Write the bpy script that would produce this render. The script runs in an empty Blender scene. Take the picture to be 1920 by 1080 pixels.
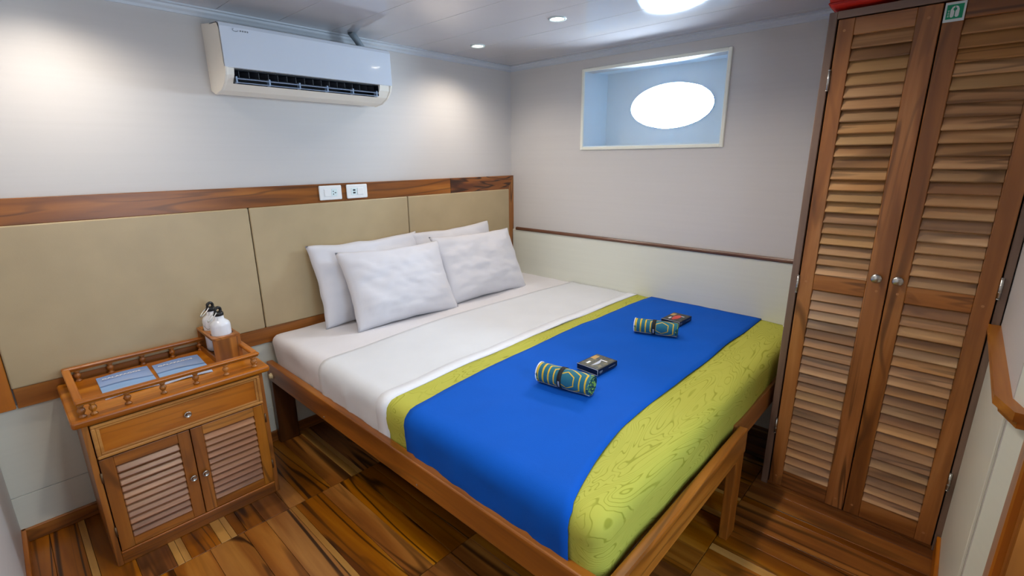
import bpy, bmesh, math, random
from math import pi, sin, cos, radians
from mathutils import Vector, Matrix, noise

random.seed(7)
SC = bpy.context.scene
COL = SC.collection

# ------------------------------------------------------------------ camera
cam_d = bpy.data.cameras.new('camera')
cam = bpy.data.objects.new('camera', cam_d)
COL.objects.link(cam)
yaw, pitch, roll, F = .7494, -.2637, -.0081, 901.0
fw = Vector((cos(yaw)*cos(pitch), sin(yaw)*cos(pitch), sin(pitch)))
rt = Vector((sin(yaw), -cos(yaw), 0))
up = rt.cross(fw)
r2 = rt*cos(roll) + up*sin(roll)
u2 = -rt*sin(roll) + up*cos(roll)
M = Matrix((r2, u2, -fw)).transposed().to_4x4()
M.translation = Vector((-2.6576, -2.4698, 1.4375))
cam.matrix_world = M
cam_d.sensor_width = 36
cam_d.lens = F/1920*36
cam_d.clip_start = .02
SC.camera = cam

# ------------------------------------------------------------------ world, lights, exposure
W = bpy.data.worlds.new('world')
SC.world = W
W.use_nodes = True
bg = W.node_tree.nodes['Background']
bg.inputs[0].default_value = (.66, .83, 1, 1)
bg.inputs[1].default_value = 58.0

def area(name, loc, direction, sx, sy, power, col, portal=False):
    l = bpy.data.lights.new(name, 'AREA')
    l.shape = 'RECTANGLE'; l.size = sx; l.size_y = sy
    l.energy = power; l.color = col
    o = bpy.data.objects.new(name, l)
    o.location = loc
    o.rotation_euler = Vector(direction).to_track_quat('-Z', 'Y').to_euler()
    COL.objects.link(o)
    if portal: l.cycles.is_portal = True
    return o

def spot(name, loc, power, col, ang=120, blend=.8, size=.03):
    l = bpy.data.lights.new(name, 'SPOT')
    l.energy = power; l.color = col; l.spot_size = radians(ang); l.spot_blend = blend
    l.shadow_soft_size = size
    o = bpy.data.objects.new(name, l); o.location = loc
    COL.objects.link(o)
    return o

area('porthole_daylight', (.32, -1.09, 1.73), (-1, 0, 0), .56, .32, 1, (1, 1, 1), portal=True)
area('doorway_fill', (-1.78, -3.2, 1.25), (-.1, 1, -.12), .8, 1.5, 17.0, (.64, .82, 1.0))  # unseen cool fill added behind the doorway to lift the room
WARM = (1.0, .885, .75)
LIGHTS = [(-.608, -.315), (-.728, -.971), (-2.42, -.315), (-2.2, -1.72), (-.85, -1.63)]  # the mid-floor one is an unseen fill, added to light the right side
LP = [16, 10, 17, 27, 22]
for (lx, ly), p in zip(LIGHTS, LP):
    spot('downlight_beam', (lx, ly, 2.038), p, WARM, 150, .85, .035)
SC.view_settings.view_transform = 'Standard'
SC.view_settings.look = 'None'
SC.view_settings.gamma = 1
SC.view_settings.use_curve_mapping = False
SC.view_settings.exposure = 0.4

# ------------------------------------------------------------------ materials
def s2l(c):
    def f(v):
        v /= 255
        return v/12.92 if v <= .04045 else ((v+.055)/1.055)**2.4
    return (f(c[0]), f(c[1]), f(c[2]), 1)

class NT:
    def __init__(s, name):
        s.m = bpy.data.materials.new(name); s.m.use_nodes = True
        s.t = s.m.node_tree; s.b = s.t.nodes['Principled BSDF']; s.out = s.t.nodes['Material Output']
    def n(s, k, **kw):
        x = s.t.nodes.new(k)
        for a, v in kw.items(): setattr(x, a, v)
        return x
    def l(s, a, b): s.t.links.new(a, b)
    def v(s, x, i, val):
        if isinstance(val, (int, float, tuple)): x.inputs[i].default_value = val
        else: s.l(val, x.inputs[i])
    def math(s, op, a, b=None, c=None):
        x = s.n('ShaderNodeMath', operation=op); s.v(x, 0, a)
        if b is not None: s.v(x, 1, b)
        if c is not None: s.v(x, 2, c)
        return x.outputs[0]
    def mix(s, f, a, b, mode='MIX'):
        x = s.n('ShaderNodeMix', data_type='RGBA', blend_type=mode)
        s.v(x, 0, f); s.v(x, 6, a); s.v(x, 7, b)
        return x.outputs[2]
    def ramp(s, f, stops):
        x = s.n('ShaderNodeValToRGB'); s.l(f, x.inputs[0])
        e = x.color_ramp.elements
        e[0].position, e[0].color = stops[0]
        e[1].position, e[1].color = stops[-1]
        for p, c in stops[1:-1]:
            y = e.new(p); y.color = c
        return x.outputs[0]
    def noise(s, vec, scale, detail=3, dist=0, rough=.5):
        x = s.n('ShaderNodeTexNoise'); s.l(vec, x.inputs['Vector'])
        x.inputs['Scale'].default_value = scale; x.inputs['Detail'].default_value = detail
        x.inputs['Distortion'].default_value = dist; x.inputs['Roughness'].default_value = rough
        return x.outputs[0]
    def coord(s, scale=(1, 1, 1), rnd=True, kind='Object'):
        tc = s.n('ShaderNodeTexCoord')
        mp = s.n('ShaderNodeMapping'); s.l(tc.outputs[kind], mp.inputs[0])
        mp.inputs['Scale'].default_value = scale
        if not rnd: return mp.outputs[0]
        oi = s.n('ShaderNodeObjectInfo')
        m = s.n('ShaderNodeVectorMath', operation='SCALE'); m.inputs[0].default_value = (17, 31, 23)
        s.l(oi.outputs['Random'], m.inputs['Scale'])
        a = s.n('ShaderNodeVectorMath', operation='ADD'); s.l(mp.outputs[0], a.inputs[0]); s.l(m.outputs[0], a.inputs[1])
        return a.outputs[0]
    def bump(s, h, strength=.2, dist=.002):
        x = s.n('ShaderNodeBump'); x.inputs['Strength'].default_value = strength
        x.inputs['Distance'].default_value = dist
        s.l(h, x.inputs['Height']); s.l(x.outputs[0], s.b.inputs['Normal'])

def plain(name, rgb, rough=.5, metal=0, bumps=None, spec=.5, coat=0, var=.04, rot_scale=(1, 1, 1)):
    t = NT(name)
    c = s2l(rgb)
    co = t.coord(rot_scale, rnd=False)
    n = t.noise(co, 6, 3)
    d = tuple(x*(1-var*2) for x in c[:3])+(1,); e = tuple(min(1, x*(1+var)) for x in c[:3])+(1,)
    t.l(t.ramp(n, [(.3, d), (.7, e)]), t.b.inputs['Base Color'])
    t.b.inputs['Roughness'].default_value = rough
    t.b.inputs['Metallic'].default_value = metal
    t.b.inputs['Specular IOR Level'].default_value = spec
    t.b.inputs['Coat Weight'].default_value = coat
    if bumps:
        t.bump(t.noise(co, bumps[0], 4), bumps[1], bumps[2] if len(bumps) > 2 else .001)
    return t.m

def wood(name, dark, mid, light, axis='x', rough=.35, streak=.5, vary=.25, across=14, sat=1, coat=.15, sapwood=None):
    t = NT(name)
    k = {'x': 0, 'y': 1, 'z': 2}[axis]
    sc = [across]*3; sc[k] = across*.085
    co = t.coord(tuple(sc))
    big = t.noise(co, .55, 2, .8)
    lines = t.math('SINE', t.math('MULTIPLY', big, 46))
    lines = t.math('MULTIPLY_ADD', lines, .5, .5)
    fig = t.noise(co, .9, 4, .5)
    sc2 = [across*9]*3; sc2[k] = across*.35
    fine = t.noise(t.coord(tuple(sc2)), 1, 3, .2)
    base = t.ramp(fig, [(.32, s2l(dark)), (.52, s2l(mid)), (.72, s2l(light))])
    lr = t.ramp(lines, [(0, (0, 0, 0, 1)), (.72, (0, 0, 0, 1)), (1, (1, 1, 1, 1))])
    mask = t.math('MULTIPLY', lr, t.math('MULTIPLY', t.ramp(t.noise(co, .45, 1), [(.36, (0, 0, 0, 1)), (.56, (1, 1, 1, 1))]), streak))
    dk = tuple(v*.45 for v in dark)
    c = t.mix(mask, base, s2l(dk))
    c = t.mix(t.math('MULTIPLY', fine, .38), c, s2l(dark))
    oi = t.n('ShaderNodeObjectInfo')
    r = oi.outputs['Random']
    hs = t.n('ShaderNodeHueSaturation'); t.l(c, hs.inputs['Color'])
    t.l(t.math('MULTIPLY_ADD', r, vary*2, 1-vary), hs.inputs['Value'])
    r2 = t.math('FRACT', t.math('MULTIPLY', r, 7.31))
    t.l(t.math('MULTIPLY_ADD', r2, .3*vary*2, sat-.3*vary), hs.inputs['Saturation'])
    c = hs.outputs[0]
    if sapwood:
        r3 = t.math('FRACT', t.math('MULTIPLY', r, 13.7))
        g = t.math('GREATER_THAN', r3, 1-sapwood)
        c = t.mix(t.math('MULTIPLY', g, .45), c, s2l((205, 165, 105)))
    t.l(c, t.b.inputs['Base Color'])
    t.b.inputs['Roughness'].default_value = rough
    t.b.inputs['Coat Weight'].default_value = coat
    t.b.inputs['Coat Roughness'].default_value = .25
    t.bump(fine, .12, .001)
    return t.m

MT = {}
for ax in 'xyz':
    MT['teak_'+ax] = wood('warm_teak_'+ax, (114, 62, 14), (168, 100, 30), (198, 132, 54), ax, streak=.55, vary=.08)
    MT['oak_'+ax] = wood('honey_wood_'+ax, (146, 78, 12), (192, 112, 24), (214, 138, 46), ax, streak=.25, vary=.06, rough=.3)
    MT['door_'+ax] = wood('door_teak_'+ax, (124, 74, 32), (172, 110, 54), (204, 144, 84), ax, streak=.8, vary=.10, across=15)
MT['slat'] = wood('slat_teak', (140, 98, 62), (188, 142, 94), (216, 176, 126), 'y', streak=.55, vary=.22, across=12, sapwood=.1)
MT['cslat'] = wood('cabinet_slat_teak', (124, 74, 38), (158, 102, 60), (184, 130, 84), 'x', streak=.3, vary=.12, across=16)
MT['floor'] = wood('floor_teak', (98, 50, 6), (162, 94, 18), (206, 140, 52), 'y', streak=1.0, vary=.18, across=12, rough=.32, coat=.12)
MT['sap'] = wood('floor_sapwood', (160, 108, 44), (200, 148, 74), (220, 172, 98), 'y', streak=.2, vary=.1, across=9, rough=.3, coat=.25)
MT['grey_y'] = wood('weathered_frame_y', (110, 88, 74), (140, 114, 98), (160, 134, 116), 'y', streak=.3, vary=.05)
MT['grey_z'] = wood('weathered_frame_z', (110, 88, 74), (140, 114, 98), (160, 134, 116), 'z', streak=.3, vary=.05)
MT['darktrim'] = wood('dark_trim', (82, 48, 30), (112, 68, 44), (130, 84, 56), 'y', streak=.3, vary=.05)
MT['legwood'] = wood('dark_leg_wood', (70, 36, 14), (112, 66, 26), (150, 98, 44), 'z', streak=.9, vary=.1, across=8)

def wallmat(name, rgb, rough=.45, streaks=.025):
    t = NT(name)
    co = t.coord((1.2, 1.2, 60), rnd=False)
    n = t.noise(co, 1, 3)
    c = s2l(rgb)
    d = tuple(x*(1-streaks*2) for x in c[:3])+(1,)
    t.l(t.ramp(n, [(.35, d), (.65, c)]), t.b.inputs['Base Color'])
    t.b.inputs['Roughness'].default_value = rough
    t.bump(n, .05, .001)
    return t.m
MT['wall'] = wallmat('brushed_laminate_wall', (208, 205, 203), .45, .010)
MT['wains'] = wallmat('cream_wainscot', (222, 224, 212), .35, .01)
MT['recess'] = plain('recess_paint', (226, 240, 248), .3, var=.01)
MT['ceiling'] = plain('glossy_ceiling_panel', (192, 187, 189), .05, var=.01, coat=.3)
MT['cornice'] = plain('cornice_plastic', (196, 202, 210), .35, var=.02)
MT['wintrim'] = plain('window_trim_paint', (244, 244, 230), .4, var=.01)
MT['leather'] = plain('taupe_leatherette', (182, 162, 126), .42, bumps=(260, .15), var=.03)
MT['acwhite'] = plain('gloss_white_plastic', (214, 221, 232), .12, var=.005, coat=.5)
MT['acside'] = plain('aged_white_plastic', (240, 234, 222), .35, var=.01)
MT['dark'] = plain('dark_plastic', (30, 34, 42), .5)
MT['fin'] = plain('pale_louvre_plastic', (168, 186, 210), .35)
MT['black'] = plain('black_plastic', (14, 14, 16), .35)
MT['bwhite'] = plain('white_enamel', (232, 234, 240), .18, var=.01, coat=.5)
MT['steel'] = plain('brushed_steel', (196, 196, 192), .28, metal=1)
MT['brass'] = plain('old_hinge_metal', (120, 96, 70), .45, metal=.8)
MT['plug'] = plain('wood_plug', (186, 130, 80), .5)
MT['ivory'] = plain('ivory_plastic', (226, 206, 160), .4)
MT['pipe'] = plain('grey_pipe_wrap', (126, 136, 144), .6, bumps=(40, .4, .003))
MT['plate'] = plain('switch_plate', (238, 240, 240), .3, var=.005)
MT['slot'] = plain('socket_slot', (50, 50, 56), .5)
MT['red'] = plain('red_nylon', (206, 34, 12), .55, bumps=(30, .4, .004), var=.06)
MT['seam'] = plain('red_piping', (176, 24, 10), .5)
MT['green'] = plain('sign_green', (0, 158, 110), .4, var=.01)
MT['signwhite'] = plain('sign_white', (222, 238, 238), .4, var=.01)
MT['white_ink'] = plain('white_ink', (236, 238, 244), .5, var=.01)
MT['grey_ink'] = plain('grey_ink', (120, 126, 132), .5)
MT['box_black'] = plain('black_card', (18, 18, 24), .35)
MT['edge'] = plain('worn_card_edge', (190, 196, 210), .5)
MT['tag'] = plain('tan_print', (190, 150, 80), .5)
MT['fish'] = plain('coral_print', (206, 74, 62), .5, var=.1)
MT['label_grey'] = plain('grey_woven_label', (150, 156, 166), .7)
MT['strap'] = plain('black_elastic', (16, 18, 22), .8)
MT['baseb'] = MT['teak_x']
MT['concrete'] = plain('outer_hull', (200, 204, 208), .6)
def cloth(name, rgb, sc=900, b=.25, var=.02, sheen=.2, wr=0):
    t = NT(name)
    co = t.coord((1, 1, 1), rnd=False)
    n = t.noise(co, 5, 3); c = s2l(rgb)
    d = tuple(x*(1-var*2) for x in c[:3])+(1,)
    t.l(t.ramp(n, [(.35, d), (.65, c)]), t.b.inputs['Base Color'])
    t.b.inputs['Roughness'].default_value = .85
    t.b.inputs['Specular IOR Level'].default_value = .2
    t.b.inputs['Sheen Weight'].default_value = sheen
    h = t.noise(co, sc, 2)
    if wr:
        w = t.noise(t.coord((1, 2.4, 1), rnd=False), 7, 4, 1.4)
        h = t.math('MULTIPLY_ADD', w, wr, t.math('MULTIPLY', h, .15))
    t.bump(h, b, .004 if wr else .001)
    return t.m
MT['sheet'] = cloth('white_cotton', (222, 220, 224), wr=1, b=.3)
MT['topsheet'] = cloth('white_top_sheet', (214, 217, 222), wr=1, b=.25)
MT['pillow'] = cloth('pillow_cotton', (212, 212, 219), wr=1, b=.16)
MT['hem'] = cloth('white_hem', (230, 234, 242))
MT['blue'] = cloth('royal_blue_knit', (0, 86, 192), 500, .4, .03, 0)
# lime bedspread with a printed wood-grain line pattern
t = NT('lime_woodgrain_print')
co = t.coord((1.2, 6.0, 5.0), rnd=False)
n = t.noise(co, 1.2, 2, 1.0)
f = t.math('FRACT', t.math('MULTIPLY', n, 34))
ln = t.ramp(f, [(0, (1, 1, 1, 1)), (.08, (1, 1, 1, 1)), (.16, (0, 0, 0, 1)), (.92, (0, 0, 0, 1)), (1, (1, 1, 1, 1))])
brk = t.ramp(t.noise(t.coord((6, 14, 8), rnd=False), 1, 2), [(.34, (.15, .15, .15, 1)), (.52, (1, 1, 1, 1))])
c = t.mix(t.math('MULTIPLY', t.math('MULTIPLY', ln, brk), .62), s2l((180, 180, 76)), s2l((128, 132, 24)))
t.l(c, t.b.inputs['Base Color']); t.b.inputs['Roughness'].default_value = .8
t.b.inputs['Specular IOR Level'].default_value = .2
t.bump(t.noise(t.coord((1, 2, 1), rnd=False), 6, 4, 1), .3, .004)
MT['lime'] = t.m
# towel print on UVs: u along the roll in metres, v arc length in metres
def towel_mat():
    t = NT('towel_hexagon_print')
    tc = t.n('ShaderNodeTexCoord'); sp = t.n('ShaderNodeSeparateXYZ'); t.l(tc.outputs['UV'], sp.inputs[0])
    x = t.math('ABSOLUTE', t.math('SUBTRACT', sp.outputs[0], .128))
    y = t.math('ABSOLUTE', t.math('SUBTRACT', sp.outputs[1], .168))
    d = t.math('MAXIMUM', x, t.math('ADD', t.math('MULTIPLY', x, .5), t.math('MULTIPLY', y, .866)))
    fr = t.math('FRACT', t.math('DIVIDE', t.math('SUBTRACT', d, .004), .0225))
    wd = t.math('MULTIPLY_ADD', d, 2.0, .12)
    ln = t.math('MULTIPLY', t.math('LESS_THAN', fr, wd), t.math('GREATER_THAN', d, .0225))
    t.l(t.mix(ln, s2l((26, 104, 126)), s2l((214, 178, 48))), t.b.inputs['Base Color'])
    t.b.inputs['Roughness'].default_value = .8
    return t.m
MT['towel'] = towel_mat()
t = NT('towel_roll_end')
vo = t.n('ShaderNodeTexVoronoi'); t.l(t.coord((1, 1, 1), rnd=False), vo.inputs['Vector']); vo.inputs['Scale'].default_value = 130
t.l(t.ramp(vo.outputs['Color'], [(.3, s2l((14, 66, 78))), (.55, s2l((30, 110, 110))), (.75, s2l((150, 190, 80)))]), t.b.inputs['Base Color'])
t.b.inputs['Roughness'].default_value = .9
MT['rollend'] = t.m
# booklet cover: sea gradient with a darker wave
t = NT('booklet_cover_print')
tc = t.n('ShaderNodeTexCoord'); sp = t.n('ShaderNodeSeparateXYZ'); t.l(tc.outputs['Object'], sp.inputs[0])
yy = t.math('ADD', sp.outputs[1], t.math('MULTIPLY', t.math('SINE', t.math('MULTIPLY', sp.outputs[0], 22)), .008))
c = t.ramp(t.math('MULTIPLY_ADD', yy, 4.0, .5), [(0, s2l((190, 200, 222))), (.33, s2l((140, 182, 230))), (.47, s2l((150, 188, 234))), (.5, s2l((62, 108, 170))), (.55, s2l((160, 186, 228))), (1, s2l((132, 164, 220)))])
t.l(c, t.b.inputs['Base Color']); t.b.inputs['Roughness'].default_value = .35
MT['booklet'] = t.m
def photo_print(name, a, b, c3):
    t = NT(name)
    n = t.noise(t.coord((1, 1, 1), rnd=False), 55, 3, .6)
    t.l(t.ramp(n, [(.38, s2l(a)), (.55, s2l(b)), (.68, s2l(c3))]), t.b.inputs['Base Color'])
    t.b.inputs['Roughness'].default_value = .4
    return t.m
MT['print_olive'] = photo_print('olive_photo_print', (58, 58, 58), (92, 88, 66), (130, 118, 76))
MT['print_dark'] = photo_print('dark_photo_print', (34, 34, 38), (44, 44, 46), (66, 66, 56))
# lamp lens and glass
t = NT('lamp_lens'); t.b.inputs['Base Color'].default_value = (1, 1, 1, 1)
t.b.inputs['Emission Color'].default_value = (1, .86, .66, 1); t.b.inputs['Emission Strength'].default_value = 14
MT['lens'] = t.m
t = NT('window_glass')
tr = t.n('ShaderNodeBsdfTransparent'); gl = t.n('ShaderNodeBsdfGlossy'); gl.inputs['Roughness'].default_value = .03
fr = t.n('ShaderNodeFresnel'); fr.inputs[0].default_value = 1.45
mx = t.n('ShaderNodeMixShader'); t.l(fr.outputs[0], mx.inputs[0]); t.l(tr.outputs[0], mx.inputs[1]); t.l(gl.outputs[0], mx.inputs[2])
t.l(mx.outputs[0], t.out.inputs[0])
MT['glass'] = t.m

# ------------------------------------------------------------------ helpers
def tag(o, label=None, cat=None, group=None, kind=None):
    if label: o['label'] = label
    if cat: o['category'] = cat
    if group: o['group'] = group
    if kind: o['kind'] = kind
    return o
def empty(name, loc=(0, 0, 0), rz=0):
    o = bpy.data.objects.new(name, None); o.empty_display_size = .05
    o.location = loc; o.rotation_euler = (0, 0, rz)
    COL.objects.link(o)
    return o
def link(name, me, mats, parent=None, loc=(0, 0, 0), smooth=False):
    if not isinstance(mats, (list, tuple)): mats = [mats]
    for m in mats:
        me.materials.append(MT[m] if isinstance(m, str) else m)
    if smooth:
        for p in me.polygons: p.use_smooth = True
    o = bpy.data.objects.new(name, me); o.location = loc
    COL.objects.link(o)
    if parent: o.parent = parent
    return o
def obj(name, bm, mats, parent=None, loc=(0, 0, 0), smooth=False):
    me = bpy.data.meshes.new(name)
    bmesh.ops.recalc_face_normals(bm, faces=bm.faces)
    bm.to_mesh(me); bm.free()
    return link(name, me, mats, parent, loc, smooth)
def box(bm, a, b, bev=0, mi=0, seg=1, rot=None):
    a = Vector(a); b = Vector(b); c = (a+b)/2; s = b-a
    m = Matrix.Translation(c) @ (rot or Matrix()) @ Matrix.Diagonal((abs(s.x), abs(s.y), abs(s.z), 1))
    r = bmesh.ops.create_cube(bm, size=1, matrix=m)
    vs = r['verts']; fs = list({f for v in vs for f in v.link_faces})
    for f in fs: f.material_index = mi
    if bev:
        es = list({e for v in vs for e in v.link_edges})
        q = bmesh.ops.bevel(bm, geom=es, offset=bev, segments=seg, affect='EDGES', profile=.5)
        for f in q['faces']: f.material_index = mi
def B(*args):
    bm = bmesh.new()
    for q in args:
        q = tuple(q)
        box(bm, q[0], q[1], q[2] if len(q) > 2 else 0, q[3] if len(q) > 3 else 0, q[4] if len(q) > 4 else 1)
    return bm
def lathe(bm, prof, seg=24, axis='z', loc=(0, 0, 0), mi=0):
    rings = []
    L = Vector(loc)
    for r, h in prof:
        ring = []
        for i in range(seg):
            a = 2*pi*i/seg
            if axis == 'z': p = Vector((r*cos(a), r*sin(a), h))
            elif axis == 'x': p = Vector((h, r*cos(a), r*sin(a)))
            else: p = Vector((r*cos(a), h, r*sin(a)))
            ring.append(bm.verts.new(L+p))
        rings.append(ring)
    for a, b in zip(rings, rings[1:]):
        for i in range(seg):
            f = bm.faces.new((a[i], a[(i+1) % seg], b[(i+1) % seg], b[i])); f.material_index = mi; f.smooth = True
    for ring in (rings[0], rings[-1]):
        try:
            f = bm.faces.new(ring); f.material_index = mi
        except ValueError: pass
def tube(bm, pts, r, seg=8, closed=False):
    pts = [Vector(p) for p in pts]; n = len(pts); rings = []
    for i, p in enumerate(pts):
        if closed: d = pts[(i+1) % n]-pts[i-1]
        else: d = pts[min(i+1, n-1)]-pts[max(i-1, 0)]
        d.normalize()
        s = d.cross(Vector((0, 0, 1)))
        if s.length < .1: s = d.cross(Vector((0, 1, 0)))
        s.normalize(); w = s.cross(d)
        rings.append([bm.verts.new(p+s*r*cos(2*pi*k/seg)+w*r*sin(2*pi*k/seg)) for k in range(seg)])
    m = n if closed else n-1
    for i in range(m):
        a, b = rings[i], rings[(i+1) % n]
        for k in range(seg):
            f = bm.faces.new((a[k], a[(k+1) % seg], b[(k+1) % seg], b[k])); f.smooth = True
    if not closed:
        bm.faces.new(rings[0]); bm.faces.new(rings[-1])
def prism(bm, prof, axis, a, b, mi=0):
    """extrude a closed 2-D profile along an axis"""
    def P(u, v, t):
        return {'x': (t, u, v), 'y': (u, t, v), 'z': (u, v, t)}[axis]
    A = [bm.verts.new(P(u, v, a)) for u, v in prof]; Bv = [bm.verts.new(P(u, v, b)) for u, v in prof]
    n = len(prof)
    fs = [bm.faces.new(A), bm.faces.new(Bv)]
    for i in range(n): fs.append(bm.faces.new((A[i], A[(i+1) % n], Bv[(i+1) % n], Bv[i])))
    for f in fs: f.material_index = mi
def struct(name, bm, mats, parent=None, loc=(0, 0, 0)):
    o = obj(name, bm, mats, parent, loc)
    if parent is None: o['kind'] = 'structure'
    return o

H = 2.05
XL, YR = -2.82, -2.63
# ------------------------------------------------------------------ floor with planks
floor = struct('floor', B(((XL-.1, -3.3, -.06), (.3, .1, -.006))), 'dark')
rows = [.02, -.583, -1.275, -1.985, -2.72]
x_edges = [[], [], [], []]
for ri in range(4):
    x = XL
    while x < .01:
        w = random.choice((.022, .035, .07, .085, .10, .12, .14))
        if x+w > .0: w = .0-x
        if w < .012: break
        dz = random.uniform(-.0006, .0003)
        g = .0006
        o = obj('plank', B(((-w/2+g, -(rows[ri]-rows[ri+1])/2+.0012, -.008), (w/2-g, (rows[ri]-rows[ri+1])/2-.0012, 0), .0008)),
                'sap' if w < .055 and random.random() < .7 else 'floor', floor, (x+w/2, (rows[ri]+rows[ri+1])/2, dz))
        x += w
# ------------------------------------------------------------------ ceiling
ceiling = struct('ceiling', B(((XL-.1, -3.3, H+.012), (.3, .1, H+.06))), 'cornice')
x = -3.116
while x < 0:
    a, b = max(x, XL), min(x+.2535, 0)
    if b-a > .02:
        obj('panel', B(((a+.0008, -2.95, H), (b-.0008, 0, H+.012), .0008)), 'ceiling', ceiling)
    x += .2535
# ------------------------------------------------------------------ walls
wl = struct('wall_left', B(((XL-.1, 0, -.05), (.1, .1, H+.05))), 'wall')
obj('panel', B(((XL, -.004, .197), (0, 0, .56), .001)), 'wains', wl)
obj('panel', B(((XL, -.004, .0), (0, 0, .195), .001)), 'wains', wl)
# window wall, with the recess opening
WY1, WY2, WZ1, WZ2 = -.628, -1.487, 1.502, 1.945
wb = struct('wall_back', B(((0, WY1, -.05), (.08, .1, H+.05)), ((0, -3.3, -.05), (.08, WY2, H+.05)),
                           ((0, WY2, -.05), (.08, WY1, WZ1)), ((0, WY2, WZ2), (.08, WY1, H+.05))), 'wall')
obj('panel', B(((-.008, -2.0, 0), (0, -.001, .925), .002)), 'wains', wb)
struct('wall_entry', B(((XL-.1, -3.3, -.05), (XL, 0, H+.05))), 'wall')
# right wall beyond the wardrobe, then its short angled return and the door frame
wr = struct('wall_right', B(((-1.16, YR-.08, -.05), (.0, YR, H+.05))), 'wall')
obj('panel', B(((-1.155, YR, .0), (-.475, YR+.006, .878), .001)), 'wains', wr)
bm = bmesh.new()
prism(bm, [(-1.155, YR), (-1.155, YR-.08), (-1.235, YR-.11), (-1.235, YR-.026)], 'z', -.05, H+.05)
struct('wall_right', bm, 'wains').name = 'wall_corner'
struct('wall_front', B(((XL-.1, -2.86, -.05), (-2.3, -2.74, H+.05)), ((-2.3, -2.86, 2.0), (-1.24, -2.74, H+.05)),
                       ((XL-.1, -3.4, -.05), (XL, -2.7, H+.05)), ((XL-.1, -3.45, -.05), (.3, -3.3, H+.05)), ((-1.24, -3.3, -.05), (-1.16, -2.66, H+.05))), 'wall')
struct('baseboard_left', B(((XL, -.018, 0), (-.0, -.004, .058), .003)), 'teak_x')
struct('baseboard_entry', B(((XL, -2.6, 0), (XL+.014, -.0, .058), .002)), 'oak_y')
struct('baseboard_right', B(((-1.15, YR+.006, 0), (-.51, YR+.018, .075), .002)), 'oak_x')
# door frame at the right edge of the view
dr = struct('door_1', B(((-1.30, -2.78, 0), (-1.225, -2.655, 2.0), .004)), 'oak_z')
obj('door_stop', B(((-1.335, -2.76, 0), (-1.301, -2.67, 2.0), .003)), 'teak_z', dr)
obj('door_jamb', B(((-2.33, -2.86, 0), (-2.28, -2.70, 2.0), .003)), 'teak_z', dr)
# cornice
def cornice(name, axis, a, b):
    bm = bmesh.new()
    if axis == 'x':
        prof = [(0, H), (0, H-.034), (-.006, H-.034), (-.008, H-.024), (-.016, H-.016), (-.018, H-.008), (-.03, H-.006), (-.03, H)]
    else:
        prof = [(0, H), (0, H-.034), (-.006, H-.034), (-.008, H-.024), (-.016, H-.016), (-.018, H-.008), (-.03, H-.006), (-.03, H)]
    prism(bm, prof, axis, a, b)
    return struct(name, bm, 'cornice')
cornice('trim_1', 'x', XL, 0)
cornice('trim_2', 'y', -2.63, 0)
# wainscot caps
bm = bmesh.new()
prism(bm, [(0, .922), (-.012, .922), (-.017, .928), (-.017, .936), (-.012, .943), (0, .943)], 'y', -2.0, -.055)
struct('trim_3', bm, 'darktrim')
bm = bmesh.new()
poly = [(-.50, YR), (-1.155, YR), (-1.24, YR-.03), (-1.24, YR+.0), (-1.158, YR+.030), (-.50, YR+.030)]
prism(bm, poly, 'z', .878, .90)
prism(bm, [(-.50, YR), (-1.155, YR), (-1.235, YR-.03), (-1.235, YR-.008), (-1.157, YR+.018), (-.50, YR+.018)], 'z', .862, .878)
struct('trim_4', bm, 'teak_x')
# ------------------------------------------------------------------ window recess and porthole
win = struct('window_1', B(((-.010, WY1-.0, WZ1-.018), (.004, WY1+.019, WZ2+.018), .003), ((-.010, WY2-.019, WZ1-.018), (.004, WY2, WZ2+.018), .003),
                           ((-.0095, WY2, WZ1-.018), (.004, WY1, WZ1), .003), ((-.0095, WY2, WZ2), (.004, WY1, WZ2+.018), .003)), 'wintrim')
D = .23
bm = bmesh.new()
def quad(bm, pts, mi=0):
    f = bm.faces.new([bm.verts.new(p) for p in pts]); f.material_index = mi; return f
y1b, y2b = WY1-.02, WY2+.02
loop = [(y1b, WZ1), (y2b, WZ1), (y2b, WZ2+.01), (y1b, WZ2+.01)]
fr = [(WY1, WZ1), (WY2, WZ1), (WY2, WZ2), (WY1, WZ2)]
def seglines(p, q, n): return [(p[0]+(q[0]-p[0])*i/n, p[1]+(q[1]-p[1])*i/n) for i in range(n)]
for i in range(4):
    a, b = fr[i], fr[(i+1) % 4]; c, d = loop[(i+1) % 4], loop[i]
    # thick reveal board
    quad(bm, [(0, *a), (0, *b), (D, *c), (D, *d)])
cy, cz, ry, rz = -1.09, 1.733, .262, .129
NE = 64
rect = sum([seglines(loop[i], loop[(i+1) % 4], 16) for i in range(4)], [])
def rect_at(a):
    # ray from the porthole centre to the rectangle
    dy, dz = cos(a)*ry, sin(a)*rz
    tt = []
    if dy > 0: tt.append((y1b-cy)/dy)
    if dy < 0: tt.append((y2b-cy)/dy)
    if dz > 0: tt.append((WZ2+.01-cz)/dz)
    if dz < 0: tt.append((WZ1-cz)/dz)
    k = min(v for v in tt if v > 0)
    return cy+dy*k, cz+dz*k
angs = sorted([2*pi*i/NE for i in range(NE)] + [math.atan2((q[1]-cz)/rz, (q[0]-cy)/ry) % (2*pi) for q in loop])
ov, ev, ev2 = [], [], []
for a in angs:
    ov.append(bm.verts.new((D, *rect_at(a))))
    ev.append(bm.verts.new((D, cy+ry*cos(a), cz+rz*sin(a))))
    ev2.append(bm.verts.new((D+.03, cy+ry*cos(a), cz+rz*sin(a))))
n = len(angs)
for i in range(n):
    j = (i+1) % n
    bm.faces.new((ov[i], ov[j], ev[j], ev[i]))
    bm.faces.new((ev[i], ev[j], ev2[j], ev2[i]))
rec = obj('recess_lining', bm, 'recess', win)
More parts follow.
